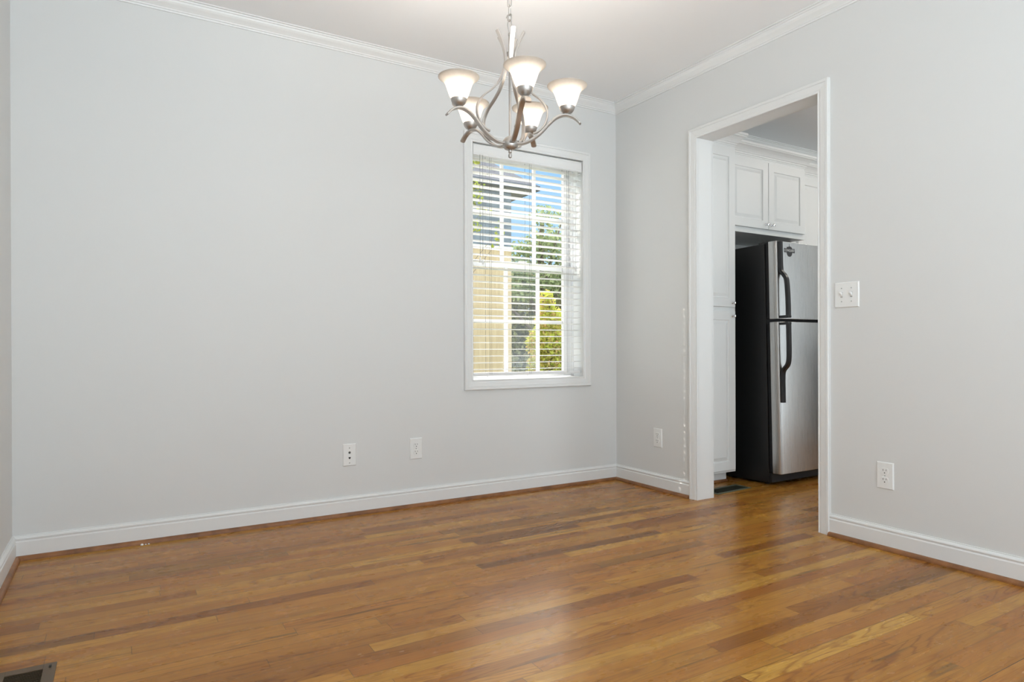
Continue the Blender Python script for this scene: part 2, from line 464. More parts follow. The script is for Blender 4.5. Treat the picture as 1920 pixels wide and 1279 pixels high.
base_prof = [(0, 0), (.014, 0), (.014, .074), (.0105, .078), (.0105, .0815), (.0135, .085), (.0135, .089), (.009, .0945), (.005, .0965), (.005, .1004), (0, .1004)]
shoe_prof = [(.014, 0), (.030, 0), (.0295, .006), (.027, .011), (.0225, .0155), (.014, .018)]
crown_prof = [(0, 2.403), (.006, 2.403), (.0075, 2.410), (.012, 2.412), (.013, 2.417), (.020, 2.424), (.029, 2.432), (.035, 2.440), (.037, 2.447),
              (.043, 2.449), (.045, 2.454), (.055, 2.455), (.055, 2.46), (0, 2.46)]
Z = (0, 0, 1)
A0 = (0, DY0 + .057, 0); A1 = (0, 0, 0); A2 = (XL, 0, 0); A3 = (XL, YB + .01, 0)
B0 = (0, YB + .01, 0); B1 = (0, DY1 - .057, 0)
def run(nm, prof, mt, p, pre=None, post=None):
    return struct(MB().sweep(p, prof, Z, pre=pre, post=post).build(nm, mt))
run('baseboard_right', base_prof, M['trim'], [A0, A1], post=A2)
run('baseboard_back', base_prof, M['trim'], [A1, A2], pre=A0, post=A3)
run('baseboard_left', base_prof, M['trim'], [A2, A3], pre=A1)
run('baseboard_right', base_prof, M['trim'], [B0, B1])
run('trim_1', shoe_prof, M['shoe'], [A0, A1], post=A2)
run('trim_2', shoe_prof, M['shoe'], [A1, A2], pre=A0, post=A3)
run('trim_3', shoe_prof, M['shoe'], [A2, A3], pre=A1)
run('trim_4', shoe_prof, M['shoe'], [B0, B1])
run('trim_5', crown_prof, M['trim'], [(0, YB + .01, 0), A1], post=A2)
run('trim_6', crown_prof, M['trim'], [A1, A2], pre=A0, post=A3)
run('trim_7', crown_prof, M['trim'], [A2, A3], pre=A1)
run('trim_8', crown_prof, M['trim'], [(3.2, 0, 0), (WT, 0, 0)])
run('trim_9', crown_prof, M['trim'], [(3.2, YB + .01, 0), (3.2, 0, 0)])
K1 = (WT, -.3, 0)

cas = [(0, 0), (0, .0105), (.003, .0125), (.007, .0105), (.010, .0105), (.016, .0135), (.030, .0150), (.038, .0165), (.041, .0150), (.044, .0185),
       (.054, .0190), (.057, .0165), (.057, 0)]
door = sroot('door_1', (WT / 2, (DY0 + DY1) / 2, 0))
def local(o, root):
    o.parent = root; o.matrix_parent_inverse = Matrix.Translation(root.location).inverted(); return o
local(MB().sweep([(0, DY0, 0), (0, DY0, DZ), (0, DY1, DZ), (0, DY1, 0)], cas, (-1, 0, 0)).build('door_casing', M['trim']), door)
local(MB().sweep([(WT, DY1, 0), (WT, DY1, DZ), (WT, DY0, DZ), (WT, DY0, 0)], cas, (1, 0, 0)).build('door_casing', M['trim']), door)
b = MB(); b.box(-.002, WT + .002, DY0, DY0 + .018, 0, DZ + .018); b.box(-.002, WT + .002, DY1 - .018, DY1, 0, DZ + .018)
b.box(-.002, WT + .002, DY1, DY0, DZ, DZ + .018)
local(b.build('door_jamb', M['trim'], bevel=.001), door)

# ------------------------------------------------------------------ window
win = sroot('window_1', ((WX0 + WX1) / 2, .08, WZ0))
ring = [(WX0, 0, WZ0), (WX0, 0, WZ1), (WX1, 0, WZ1), (WX1, 0, WZ0)]
local(MB().sweep(ring, cas, (0, -1, 0), closed=True).build('window_casing', M['trim']), win)
b = MB(); b.box(WX0 - .012, WX0, -.001, .16, WZ0 - .012, WZ1 + .012); b.box(WX1, WX1 + .012, -.001, .16, WZ0 - .012, WZ1 + .012)
b.box(WX0, WX1, -.001, .16, WZ1, WZ1 + .012); b.box(WX0, WX1, -.001, .16, WZ0 - .012, WZ0)
local(b.build('window_jamb', M['trim']), win)
# jamb liner tracks
b = MB()
for s_, x0 in ((1, WX0), (-1, WX1)):
    xs = sorted((x0, x0 + s_ * .012))
    b.box(xs[0], xs[1], .094, .104, WZ0, WZ1)
local(b.build('jamb_liner', M['vinyl']), win)
def sash(name, x0, x1, z0, z1, gx0, gx1, gz0, gz1, y0, y1, mv, mh):
    b = MB(); b.box(x0, gx0, y0, y1, z0, z1); b.box(gx1, x1, y0, y1, z0, z1); b.box(gx0, gx1, y0, y1, z0, gz0); b.box(gx0, gx1, y0, y1, gz1, z1)
    o = local(b.build(name, M['vinyl'], bevel=.0015), win)
    def sub(oo): oo.parent = o; return oo
    ym = (y0 + y1) / 2
    b = MB()
    for x in mv: b.box(x - .009, x + .009, ym - .009, ym + .009, gz0, gz1)
    b.box(gx0, gx1, ym - .008, ym + .008, mh - .0095, mh + .0095)
    sub(b.build('muntins', M['vinyl']))
    sub(MB().box(gx0, gx1, ym - .0015, ym + .0015, gz0, gz1).build('pane', M['glass']))
    return o
sash('upper_sash', WX0 + .004, WX1 - .004, 1.372, WZ1 - .004, -1.02, -.328, 1.398, WZ1 - .045, .134, .158, (-.7875, -.5505), 1.696)
sash('lower_sash', WX0 + .004, WX1 - .004, WZ0 + .003, 1.398, -1.02, -.350, WZ0 + .036, 1.359, .106, .130, (-.776, -.542), 1.0325)
# sash lock on the meeting rail
local(MB().box(-.68, -.63, .108, .128, 1.398, 1.408).build('sash_lock', M['vinyl'], bevel=.002), win)

# blind
bx0, bx1 = WX0 + .006, WX1 - .006
bl = thing('window_blind', 'white horizontal slat blind hanging fully lowered inside the dining room window', 'blind', ((WX0 + WX1) / 2, .03, WZ1))
def blp(o): return local(o, bl)
b = MB(); b.sweep([(bx0, .004, 0), (bx1, .004, 0)], [(0, 1.985), (.004, 1.984), (.009, 1.989), (.007, 1.994), (.009, 2.0), (.009, 2.036), (.007, 2.042), (.009, 2.047), (.004, 2.052), (0, 2.052)], (0, 0, 1))
blp(MB().box(bx0 + .004, bx1 - .004, .004, .056, 2.004, 2.054).build('headrail', M['blind']))
vb = MB(); vb.v = [(x, .004 + (.004 - y), z) for x, y, z in b.v]; vb.f = b.f; vb.mi = b.mi
blp(vb.build('valance', M['blind']))
b = MB()
zs = np.linspace(1.972, .7405, 32)
for i, zc in enumerate(zs):
    tilt = math.radians(2.5 + random.uniform(-.7, .7))
    n = 6; top = []; 
    for k in range(n + 1):
        t = -1 + 2 * k / n; yy = .030 + t * .0245 * math.cos(tilt); zz = zc + t * .0245 * math.sin(tilt) * -1 + (1 - t * t) * .0012
        top.append((yy, zz))
    sec = [(y, z + .0013) for y, z in top] + [(y, z - .0013) for y, z in reversed(top)]
    K = len(sec); dz = random.uniform(-.0006, .0006)
    xs_ = [bx0 + .002]
    for hxx in (-.952, -.674, -.395): xs_ += [hxx - .0035, hxx + .0035]
    xs_.append(bx1 - .002); ns = len(xs_)
    vs = [(x, y, z + dz * (1 - 2 * (x - bx0) / (bx1 - bx0))) for x in xs_ for y, z in sec]
    fs = [tuple(reversed(range(K))), tuple((ns - 1) * K + k for k in range(K))]
    for q in range(ns - 1):
        hole = q % 2 == 1
        for k in range(K):
            l = (k + 1) % K
            if hole and k in (2, 3, K - 5, K - 4): continue      # cord route hole through both faces
            fs.append((q * K + k, q * K + l, (q + 1) * K + l, (q + 1) * K + k))
        if hole:
            o1, o2 = q * K, (q + 1) * K
            for k in (2, 4): fs.append((o1 + k, o2 + k, o2 + K - 1 - k, o1 + K - 1 - k))
            for o_ in (o1, o2):
                for k in (2, 3): fs.append((o_ + k, o_ + k + 1, o_ + K - 2 - k, o_ + K - 1 - k))
    b.add(vs, fs)
blp(b.build('slats', M['blind'], smooth=True))
blp(MB().box(bx0 + .002, bx1 - .002, .0085, .0515, .7040, .7220).build('bottom_rail', M['blind'], bevel=.004))
for x in (-.952, -.674, -.395):
    b = MB()
    for y in (.004, .0565): b.tube([(x, y, 2.0), (x, y, .712)], .0009, 6)
    b.tube([(x + .011, .003, 2.0), (x + .011, .003, .712)], .0007, 6)
    blp(b.build('ladder_cord', M['cord'])) 
    blp(MB().lathe([(0, -.004), (.005, -.003), (.006, 0), (0, 0)], (x, .03, .7038), 12).build('cord_plug', M['blind']))
for xx, ln, nm in ((-1.022, 1.372, 'lift_cord'), (-1.004, 1.362, 'lift_cord'), (-.335, 1.362, 'tilt_cord'), (-.322, 1.315, 'tilt_cord')):
    cd = blp(MB().tube([(xx, -.008, 1.99), (xx, -.008, ln + .02)], .001, 6).build(nm, M['cord'] if xx < -.9 else M['cordw']))
    ts = MB().lathe([(0, .030), (.0035, .030), (.0045, .022), (.0065, .006), (.0068, .002), (.005, 0), (0, 0)], (xx, -.008, ln - .008), 16).build('tassel', M['plate'], smooth=True)
    ts.parent = cd

# ------------------------------------------------------------------ electrical plates (built facing -Y, base on plane y=0)
def plate_mesh(w, h):
    b = MB(); w2, h2 = w / 2, h / 2
    L = [(w2, h2, 0), (w2, h2, -.0015), (w2 - .0035, h2 - .0035, -.0055), ]
    vs = []
    for a, c, y in L: vs += [(-a, y, -c), (a, y, -c), (a, y, c), (-a, y, c)]
    fs = [(0, 3, 2, 1), (8, 9, 10, 11)]
    for r in range(2):
        for k in range(4): fs.append((r * 4 + k, r * 4 + (k + 1) % 4, r * 4 + 4 + (k + 1) % 4, r * 4 + 4 + k))
    b.add(vs, fs); return b
def screw(p, x, z, y=-.0055):
    o = MB().lathe([(0, -.0012), (.002, -.0012), (.0032, 0), (0, .001)], (x, y, z), 14, 'Y').build('screw', M['grayscrew'], p, smooth=True); return o
def outlet(loc, rz, label):
    t = thing('power_outlet', label, 'outlet', loc, rz, None)
    plate_mesh(.072, .115).build('plate', M['plate'], t)
    for zc in (.0195, -.0195):
        b = MB().use(M['plate']); n = 24; pts = []
        for k in range(n):
            a = 2 * math.pi * k / n; x = .0172 * math.cos(a); z = .0172 * math.sin(a); z = max(-.0135, min(.0135, z)); pts.append((x, z))
        b.add([(x, -.0050, zc + z) for x, z in pts] + [(x * .97, -.0075, zc + z * .97) for x, z in pts],
              [(k, (k + 1) % n, n + (k + 1) % n, n + k) for k in range(n)] + [tuple(range(n, 2 * n))])
        b.use(M['dark'])
        b.box(-.0075, -.0055, -.0078, -.0070, zc + .0005, zc + .0085); b.box(.0055, .0075, -.0078, -.0070, zc + .001, zc + .008)
        b.lathe([(0, -.0078), (.0026, -.0078), (.0026, -.007), (0, -.007)], (0, 0, zc - .0075), 12, 'Y')
        b.build('receptacle', None, t)
    screw(t, 0, 0, -.0058)
    return t
RZ = -math.pi / 2   # faces -X
outlet((-1.423, 0, .317), 0, 'white duplex outlet on the back wall, below and left of the window')
outlet((0, -.389, .317), RZ, 'white duplex outlet on the right wall between the room corner and the doorway')
outlet((0, -1.769, .316), RZ, 'white duplex outlet on the right wall to the right of the doorway')
t = thing('jack_plate', 'white cable and phone jack plate on the back wall, left of the outlet', 'wall plate', (-1.795, 0, .314))
plate_mesh(.071, .115).build('plate', M['plate'], t)
b = MB().use(M['grayscrew']); b.lathe([(0, -.012), (.0035, -.012), (.0035, -.0055), (.0065, -.0055), (.0065, -.0045), (0, -.0045)], (0, 0, .012), 16, 'Y')
b.use(M['dark']); b.lathe([(0, -.0122), (.0028, -.0122), (.0028, -.0118), (0, -.0118)], (0, 0, .012), 12, 'Y')
b.lathe([(0, -.006), (.0058, -.006), (.0058, -.0052), (0, -.0052)], (0, 0, .012), 16, 'Y')
b.build('coax_jack', None, t)
b = MB(); b.add([(-.0055, -.0062, -.0115), (.0055, -.0062, -.0115), (.0055, -.0062, -.016), (.0022, -.0062, -.0215), (-.0022, -.0062, -.0215), (-.0055, -.0062, -.016),
                 (-.0055, -.005, -.0115), (.0055, -.005, -.0115), (.0055, -.005, -.016), (.0022, -.005, -.0215), (-.0022, -.005, -.0215), (-.0055, -.005, -.016)],
                [(0, 1, 2, 3, 4, 5)] + [(k, (k + 1) % 6, 6 + (k + 1) % 6, 6 + k) for k in range(6)])
b.build('phone_jack', M['dark'], t)
screw(t, 0, .036); screw(t, 0, -.042)
t = thing('light_switch', 'white double toggle light switch plate on the wall right of the doorway', 'light switch', (0, -1.598, 1.104), RZ)
plate_mesh(.115, .115).build('plate', M['plate'], t)
for x in (-.023, .023):
    MB().box(x - .005, x + .005, -.0060, -.005, -.012, .012).build('toggle_slot', M['grayscrew'], t)
    b = MB(); b.add([(x - .0042, -.005, -.009), (x + .0042, -.005, -.009), (x + .0042, -.005, .009), (x - .0042, -.005, .009),
                     (x - .0035, -.018, .006), (x + .0035, -.018, .006), (x + .0035, -.016, .013), (x - .0035, -.016, .013)],
                    [(0, 1, 5, 4), (1, 2, 6, 5), (2, 3, 7, 6), (3, 0, 4, 7), (4, 5, 6, 7), (0, 3, 2, 1)])
    b.build('toggle', M['plate'], t, bevel=.0006)
    screw(t, x, .030); screw(t, x, -.030)

# ------------------------------------------------------------------ chandelier
CHX, CHY = -1.612, -1.334
ch = thing('chandelier', 'brushed nickel chandelier with five lit frosted bell shades hanging from a chain', 'chandelier', (CHX, CHY, 0))
# everything below is in chandelier-local coordinates (axis at 0,0)
MB().lathe([(0, 1.995), (.0045, 1.995), (.0045, 1.63), (0, 1.63)], n=14).build('stem', M['nickel'], ch, smooth=True)
MB().lathe([(0, 1.632), (.009, 1.630), (.019, 1.624), (.0265, 1.614), (.0285, 1.604), (.027, 1.594), (.020, 1.585), (.010, 1.580), (0, 1.579)], n=32).build('hub', M['nickel'], ch, smooth=True)
MB().lathe([(0, 1.580), (.0065, 1.580), (.0065, 1.573), (.004, 1.570), (.0072, 1.562), (.0062, 1.555), (0, 1.551)], n=20).build('finial', M['nickel'], ch, smooth=True)
MB().lathe([(0, 1.930), (.0145, 1.930), (.0155, 1.922), (.0145, 1.914), (0, 1.914)], n=24).build('collar', M['nickel'], ch, smooth=True)
b = MB(); b.lathe([(0, 2.002), (.0055, 2.002), (.0065, 1.997), (.0055, 1.992), (0, 1.992)], n=16)
lp = smooth_path([(-.0012, 0, 2.0), (-.006, 0, 2.015), (-.0085, 0, 2.032), (-.005, 0, 2.046), (0, 0, 2.05), (.005, 0, 2.046), (.0085, 0, 2.032), (.006, 0, 2.015), (.0012, 0, 2.0)], 4)
b.tube(lp, .0014, 8); b.build('loop', M['nickel'], ch, smooth=True)
def link(bm_, cz, ln, wd, ang, r):
    pts = []
    for k in range(20):
        a = 2 * math.pi * k / 20
        x = math.cos(a) * wd; z = math.sin(a) * wd + (ln - wd if math.sin(a) > 0 else -(ln - wd))
        pts.append((x * math.cos(ang), x * math.sin(ang), cz + z))
    bm_.tube(pts, r, 8, closed=True)
b = MB()
# quick link, first ring
link(b, 2.058, .013, .0085, 1.9, .0022)
b.strap(smooth_path([(-.016, -.004, 2.050), (-.014, -.004, 2.058), (-.004, -.003, 2.068), (.004, 0, 2.071)], 4), .004, .003, (0, 1, 0))
b.build('chain_ring', M['nickel'], ch, smooth=True)
b = MB(); cz = 2.0835; k = 0
while cz < 2.43:
    link(b, cz, .0185, .0075, .55 + (k % 2) * math.pi / 2, .0016); cz += .0305; k += 1
b.build('chain', M['nickel'], ch, smooth=True)
b = MB(); b.tube(smooth_path([(.005, .002, 2.0), (.010, .002, 2.03), (.005, .004, 2.10), (-.004, .0, 2.2), (.004, 0, 2.3), (0, 0, 2.43)], 6), .0009, 6)
b.build('supply_wire', M['nickel'], ch)
MB().lathe([(0, 2.459), (.062, 2.459), (.062, 2.452), (.050, 2.440), (.020, 2.428), (0, 2.426)], n=32).build('canopy', M['nickel'], ch, smooth=True)
arm_p = [(.018, 1.6045), (.042, 1.602), (.066, 1.609), (.090, 1.622), (.114, 1.641), (.140, 1.668), (.163, 1.687), (.188, 1.6965), (.208, 1.6955), (.228, 1.687), (.243, 1.674), (.252, 1.663)]
str_p = [(.053, 2.003), (.041, 1.983), (.029, 1.955), (.020, 1.922), (.0185, 1.895), (.026, 1.862), (.047, 1.817), (.078, 1.783), (.109, 1.757), (.129, 1.728), (.1345, 1.70), (.128, 1.672), (.115, 1.6535), (.098, 1.641), (.083, 1.6365)]
cup_p = [(0, 0), (.006, 0), (.010, .002), (.018, .007), (.0235, .0135), (.0265, .020), (.0280, .0268), (.0265, .0272), (.0245, .0225), (.015, .014), (0, .012)]
gl_p = [(.0235, 0), (.027, .003), (.031, .010), (.0355, .021), (.040, .034), (.0445, .047), (.0495, .058), (.0575, .067), (.0655, .072), (.0705, .0755),
        (.0712, .0775), (.0695, .0775), (.0645, .0745), (.0565, .0695), (.0480, .0605), (.0430, .0485), (.0385, .036), (.034, .023), (.0295, .012), (.0255, .006), (.0225, .003), (.0235, 0)]
YAWD = math.degrees(YAW)
protos = None
for k in range(5):
    a = math.radians(210.7 + 72 * k - YAWD + (0, 1.2, -2.5, 1, -2.0)[k] * .8)
    if protos is None:
        protos = []
        P = smooth_path([(r, 0, z) for r, z in arm_p], 5); N = len(P)
        W = [.0175 + .003 * (i / N) + (.003 * max(0, (i / N - .8) / .2)) for i in range(N)]; W[-1] *= .55; W[-2] *= .85
        T = [.0085] * (N - 12) + [.0075] * 4 + [.006] * 8
        arm = MB().strap(P, W, T[:N], (0, 1, 0), .45).build('arm', M['nickel'], ch, smooth=True)
        P2 = smooth_path([(r, 0, z) for r, z in str_p], 5); N2 = len(P2)
        W2 = [.0205 - .007 * min(1, i / 30) for i in range(N2)]; W2[0] *= .72; W2[1] *= .93; W2[-1] *= .6
        strap = MB().strap(P2, W2, .0062, (0, 1, 0), .45).build('scroll_strap', M['nickel'], ch, smooth=True)
        cup = MB().lathe(cup_p, (.205, 0, 1.699), 28).build('cup', M['nickel'], arm, smooth=True)
        shade = MB().lathe(gl_p, (.205, 0, 1.7240), 40).build('lamp_shade', M['shade'], arm, smooth=True)
        bp = [(0, .0), (.010, .0), (.011, .008), (.017, .018), (.0245, .030), (.0265, .040), (.0245, .051), (.016, .060), (0, .064)]
        bulb = MB().lathe(bp, (.205, 0, 1.724), 20).build('bulb', M['bulb'], arm, smooth=True)
        sc = MB().lathe([(0, 0), (.003, 0), (.003, .004), (0, .005)], (.115, 0, 1.6525), 10).build('screw', M['nickel'], strap, smooth=True)
        protos = [arm, strap]; kids = [[cup, shade, bulb], [sc]]
        arm.rotation_euler.z = a; strap.rotation_euler.z = a
    else:
        for o_, ks in zip(protos, kids):
            c_ = o_.copy(); C.objects.link(c_); c_.parent = ch; c_.rotation_euler.z = a
            for q in ks:
                d_ = q.copy(); C.objects.link(d_); d_.parent = c_

# ------------------------------------------------------------------ floor registers
def register(name, label, w_, l_, loc, rz, mt, nslots, win_w):
    t = thing(name, label, 'floor vent', loc, rz)
    b = MB(); w2, l2 = w_ / 2, l_ / 2; iw, il = win_w / 2, l2 - (w_ - win_w) / 2
    for (x0, x1, y0, y1) in ((-w2, -iw, -l2, l2), (iw, w2, -l2, l2), (-iw, iw, -l2, -il), (-iw, iw, il, l2)):
        b.box(x0, x1, y0, y1, 0.0005, .004)
    b.build('frame', mt, t, bevel=.0012)
    b = MB(); p = 2 * il / nslots
    for k in range(nslots):
        y = -il + (k + .5) * p; b.add([(-iw, y - p * .28, .0035), (iw, y - p * .28, .0035), (iw, y + p * .05, .0008), (-iw, y + p * .05, .0008),
                                       (-iw, y - p * .18, .0037), (iw, y - p * .18, .0037), (iw, y + p * .15, .001), (-iw, y + p * .15, .001)],
                                      [(0, 1, 2, 3), (4, 7, 6, 5), (0, 4, 5, 1), (2, 6, 7, 3), (0, 3, 7, 4), (1, 5, 6, 2)])
    b.build('louvers', mt, t)
    MB().box(-iw, iw, -il, il, .0002, .0007).build('duct_opening', M['ventslot'], t)
    MB().box(w2 - .017, w2 - .011, l2 - .034, l2 - .020, .004, .0068).build('damper_lever', M['ventslot'], t, bevel=.001)
    return t
register('floor_vent', 'brown metal floor register set into the oak floor by the left wall', .143, .305, (-3.047, -1.3105, 0), 0, M['ventbrown'], 32, .084)
register('floor_vent', 'dark green metal floor register on the kitchen floor before the pantry cabinet', .118, .325, (.357, -.605, 0), math.radians(-86), M['ventgreen'], 24, .084)
# paint chips by the back baseboard
b = MB(); 
for x, y, s_ in ((-2.740, -.034, .007), (-2.726, -.035, .004), (-2.714, -.034, .0045)):
    b.lathe([(0, 0), (s_, 0.0), (s_ * .8, s_ * .5), (s_ * .3, s_ * .8), (0, s_ * .8)], (x, y, .0), 7)
tag(b.build('paint_chip', M['trim']), 'small white paint chips on the floor against the back wall shoe moulding', 'paint chip')

# ------------------------------------------------------------------ kitchen cabinets
def panel_door(name, x0, x1, z0, z1, yf, th, root, fw=.055):
    b = MB()
    L = [(0, 0, yf + th), (0, 0, yf + .002), (.002, .002, yf), (fw, fw, yf), (fw + .004, fw + .004, yf + .007), (fw + .010, fw + .010, yf + .007), (fw + .030, fw + .030, yf + .0005)]
    vs = []
    for dx, dz, y in L: vs += [(x0 + dx, y, z0 + dz), (x1 - dx, y, z0 + dz), (x1 - dx, y, z1 - dz), (x0 + dx, y, z1 - dz)]
    fs = [(0, 3, 2, 1)]; n = len(L)
    for r in range(n - 1):
        for k in range(4): fs.append((r * 4 + k, r * 4 + (k + 1) % 4, r * 4 + 4 + (k + 1) % 4, r * 4 + 4 + k))
    q = (n - 1) * 4; fs.append((q, q + 1, q + 2, q + 3)); b.add(vs, fs)
    return local(b.build(name, M['cabinet']), root)
def knob(x, z, y, dr):
    o = MB().lathe([(0, 0), (.0065, 0), (.0065, -.002), (.0032, -.006), (.0032, -.013), (.0085, -.016), (.011, -.020), (.0105, -.024), (.006, -.0265), (0, -.027)], (x, y, z), 20, 'Y').build('knob', M['chrome'], smooth=True)
    o.parent = dr; return o
cc = [(0, 2.148), (.004, 2.148), (.005, 2.155), (.010, 2.158), (.011, 2.166), (.016, 2.168), (.020, 2.176), (.028, 2.187), (.040, 2.198), (.048, 2.202), (.052, 2.204), (.054, 2.210), (.058, 2.212), (.058, 2.226), (0, 2.226)]
def cab_crown(root, x0, x1, yf, yb, left=False, right=True):
    # path so that side = outward: z x d
    p = []
    if right: p.append((x1, yb, 0))
    p += [(x1, yf, 0), (x0, yf, 0)]
    if left: p.append((x0, yb, 0))
    # reverse so outward lies on the side vector (0,0,1) x d
    p2 = list(reversed(p))
    prof = [(-a_, z_) for a_, z_ in cc]
    return local(MB().sweep(p2, prof, (0, 0, 1)).build('crown', M['cabinet']), root)
PX0, PX1 = WT + .003, .560
t = thing('pantry_cabinet', 'tall white pantry cabinet with raised panel doors left of the refrigerator', 'cabinet', (.33, -.25, 0))
b = MB(); b.box(PX0, PX1, -.50, -.002, .076, 2.226); b.box(PX0, PX1 - .0, -.425, -.002, .0, .076)
local(b.build('body', M['cabinet'], bevel=.001), t)
local(MB().box(PX0, PX1 - .002, -.440, -.4255, 0, .016).build('toe_moulding', M['shoe'], bevel=.003), t)
d = panel_door('door', PX0 + .018, .539, 1.123, 2.125, -.520, .0195, t); knob(.512, 1.148, -.520, d)
d = panel_door('door', PX0 + .018, .539, .092, 1.096, -.520, .0195, t); knob(.512, 1.065, -.520, d)
cab_crown(t, PX0, PX1, -.50, -.40 - .058)
t = thing('upper_cabinet', 'white two door wall cabinet above the refrigerator', 'cabinet', (.98, -.2, 1.65))
local(MB().box(PX1 + .002, 1.410, -.40, -.002, 1.636, 2.226).build('body', M['cabinet'], bevel=.001), t)
d = panel_door('door', .590, .990, 1.671, 2.125, -.420, .0195, t); knob(.963, 1.700, -.420, d)
d = panel_door('door', .994, 1.388, 1.671, 2.125, -.420, .0195, t); knob(1.022, 1.700, -.420, d)
cab_crown(t, PX1 + .002, 1.410, -.40, -.287 - .058)
t = thing('upper_cabinet', 'shallower white wall cabinet right of the refrigerator, half hidden by the door trim', 'cabinet', (1.9, -.15, 1.4))
local(MB().box(1.415, 2.30, -.285, -.002, 1.37, 2.226).build('body', M['cabinet'], bevel=.001), t)
d = panel_door('door', 1.475, 1.874, 1.40, 2.125, -.305, .0195, t); knob(1.846, 1.43, -.305, d)
d = panel_door('door', 1.878, 2.277, 1.40, 2.125, -.305, .0195, t); knob(1.906, 1.43, -.305, d)
cab_crown(t, 1.415, 2.30, -.285, -.002)

# ------------------------------------------------------------------ refrigerator (local: x 0..0.76, y 0 = cabinet front, +y to the back)
fg = thing('refrigerator', 'black and stainless steel top freezer refrigerator seen through the doorway', 'refrigerator', (.681, -.658, .0))
fg.rotation_euler = (math.radians(-1.2), 0, 0)
FW, FD = .728, .612
b = MB(); b.box(0, FW, 0, FD, .014, 1.522)
body = b.build('body', M['black'], fg, bevel=.004)
for x in (.05, FW - .05):
    MB().lathe([(0, -.002), (.016, -.002), (.016, .014), (0, .014)], (x, .05, .0015), 14, ).build('foot', M['gasket'], fg)
MB().box(.004, FW - .004, -.020, 0, .018, .078).build('base_grille', M['gasket'], fg, bevel=.002)
MB().box(.02, .10, -.03, .06, 1.522, 1.534).build('hinge_cover', M['gasket'], fg, bevel=.003)
def fdoor(name, z0, z1):
    b = MB(); r = .016; y0, y1 = -.028, -.086; sec = [(0, y0), (FW, y0)]
    for k in range(7): a = k / 6 * math.pi / 2; sec.append((FW - r + r * math.cos(a), y1 + r - r * math.sin(a)))
    for k in range(9): a = math.pi / 2 + k / 8 * math.pi / 2; sec.append((.014 + .014 * math.cos(a), y1 + .046 - .046 * math.sin(a)))
    n = len(sec)
    b.add([(x, y, z0) for x, y in sec] + [(x, y, z1) for x, y in sec], [(k, (k + 1) % n, n + (k + 1) % n, n + k) for k in range(n)] + [tuple(range(n)), tuple(range(n, 2 * n))])
    d = b.build(name, M['steel'], fg, bevel=.002, smooth=True)
    MB().box(.012, FW - .012, -.028, 0, z0 + .006, z1 - .006).build('gasket', M['gasket'], d)
    MB().box(.0150, .0162, y1 - .0006, y1 + .002, z0 + .002, z1 - .002).build('edge_seam', M['gasket'], d)
    return d
fz = fdoor('freezer_door', 1.042, 1.528); rd_ = fdoor('refrigerator_door', .078, 1.024)
yF = -.086
def hbar(pts, Ws, par):
    P = smooth_path([(hx, y, z) for y, z in pts], 5); n = len(P)
    Wp = [Ws[min(int(i / 5), len(Ws) - 1)] * 1.3 for i in range(n)]
    return MB().strap(P, Wp, .022, (1, 0, 0), .6).build('handle', M['handle'], par, smooth=True)
hx = .030
hbar([(yF - .007, 1.524), (yF - .007, 1.45), (yF - .008, 1.37), (yF - .013, 1.335), (yF - .032, 1.312), (yF - .047, 1.28), (yF - .053, 1.20), (yF - .055, 1.12), (yF - .055, 1.062)],
     [.026, .026, .026, .027, .028, .028, .028, .028], fz)
MB().box(hx - .018, hx + .018, yF - .065, yF + .001, 1.046, 1.062).build('handle_bracket', M['handle'], fz, bevel=.004)
hbar([(yF - .055, 1.006), (yF - .055, .95), (yF - .055, .86), (yF - .052, .79), (yF - .042, .755), (yF - .022, .732), (yF - .010, .708), (yF - .007, .66), (yF - .007, .58), (yF - .007, .522)],
     [.028, .028, .028, .028, .028, .027, .027, .026, .025], rd_)
MB().box(hx - .018, hx + .018, yF - .065, yF + .001, 1.004, 1.020).build('handle_bracket', M['handle'], rd_, bevel=.004)
# badge
bx_, bz = .128, 1.474
def flat(pts, y, th=.0012):
    n = len(pts); b = MB(); b.add([(x, y, z) for x, z in pts] + [(x, y - th, z) for x, z in pts], [tuple(range(n)), tuple(range(n, 2 * n))] + [(k, (k + 1) % n, n + (k + 1) % n, n + k) for k in range(n)])
    return b
bm_ = MB()
def merge(a, b_): 
    o = len(a.v); a.v += b_.v; a.f += [tuple(i + o for i in f) for f in b_.f]; a.mi += b_.mi
merge(bm_, flat([(bx_ - .052, bz - .013), (bx_ + .052, bz - .013), (bx_ + .052, bz + .013), (bx_ - .052, bz + .013)], yF))
merge(bm_, flat([(bx_ + .026 * math.cos(a), bz - .013 + .026 * math.sin(a) * 1.0) for a in [math.pi + k * math.pi / 14 for k in range(15)]], yF))
merge(bm_, flat([(bx_ - .026, bz + .013), (bx_ + .026, bz + .013), (bx_ + .022, bz + .021), (bx_ + .012, bz + .0255), (bx_ - .004, bz + .0265), (bx_ - .014, bz + .022), (bx_ - .024, bz + .023)], yF))
merge(bm_, flat([(bx_ - .002, bz + .025), (bx_ + .0008, bz + .025), (bx_ - .0002, bz + .044), (bx_ - .0012, bz + .044)], yF))
bm_.build('badge', M['badge'], fz)
tcu = bpy.data.curves.new('badge_lettering', 'FONT'); tcu.body = 'CONQUEST'; tcu.size = .0205; tcu.extrude = .0004; tcu.align_x = 'CENTER'; tcu.align_y = 'CENTER'; tcu.offset = .0004
tcu.space_character = .95
tmp = bpy.data.objects.new('tmp', tcu); C.objects.link(tmp)
dg = bpy.context.evaluated_depsgraph_get(); me = bpy.data.meshes.new_from_object(tmp.evaluated_get(dg))
bpy.data.objects.remove(tmp, do_unlink=True)
tx = bpy.data.objects.new('badge_lettering', me); C.objects.link(tx); me.materials.clear(); me.materials.append(M['badgetext'])
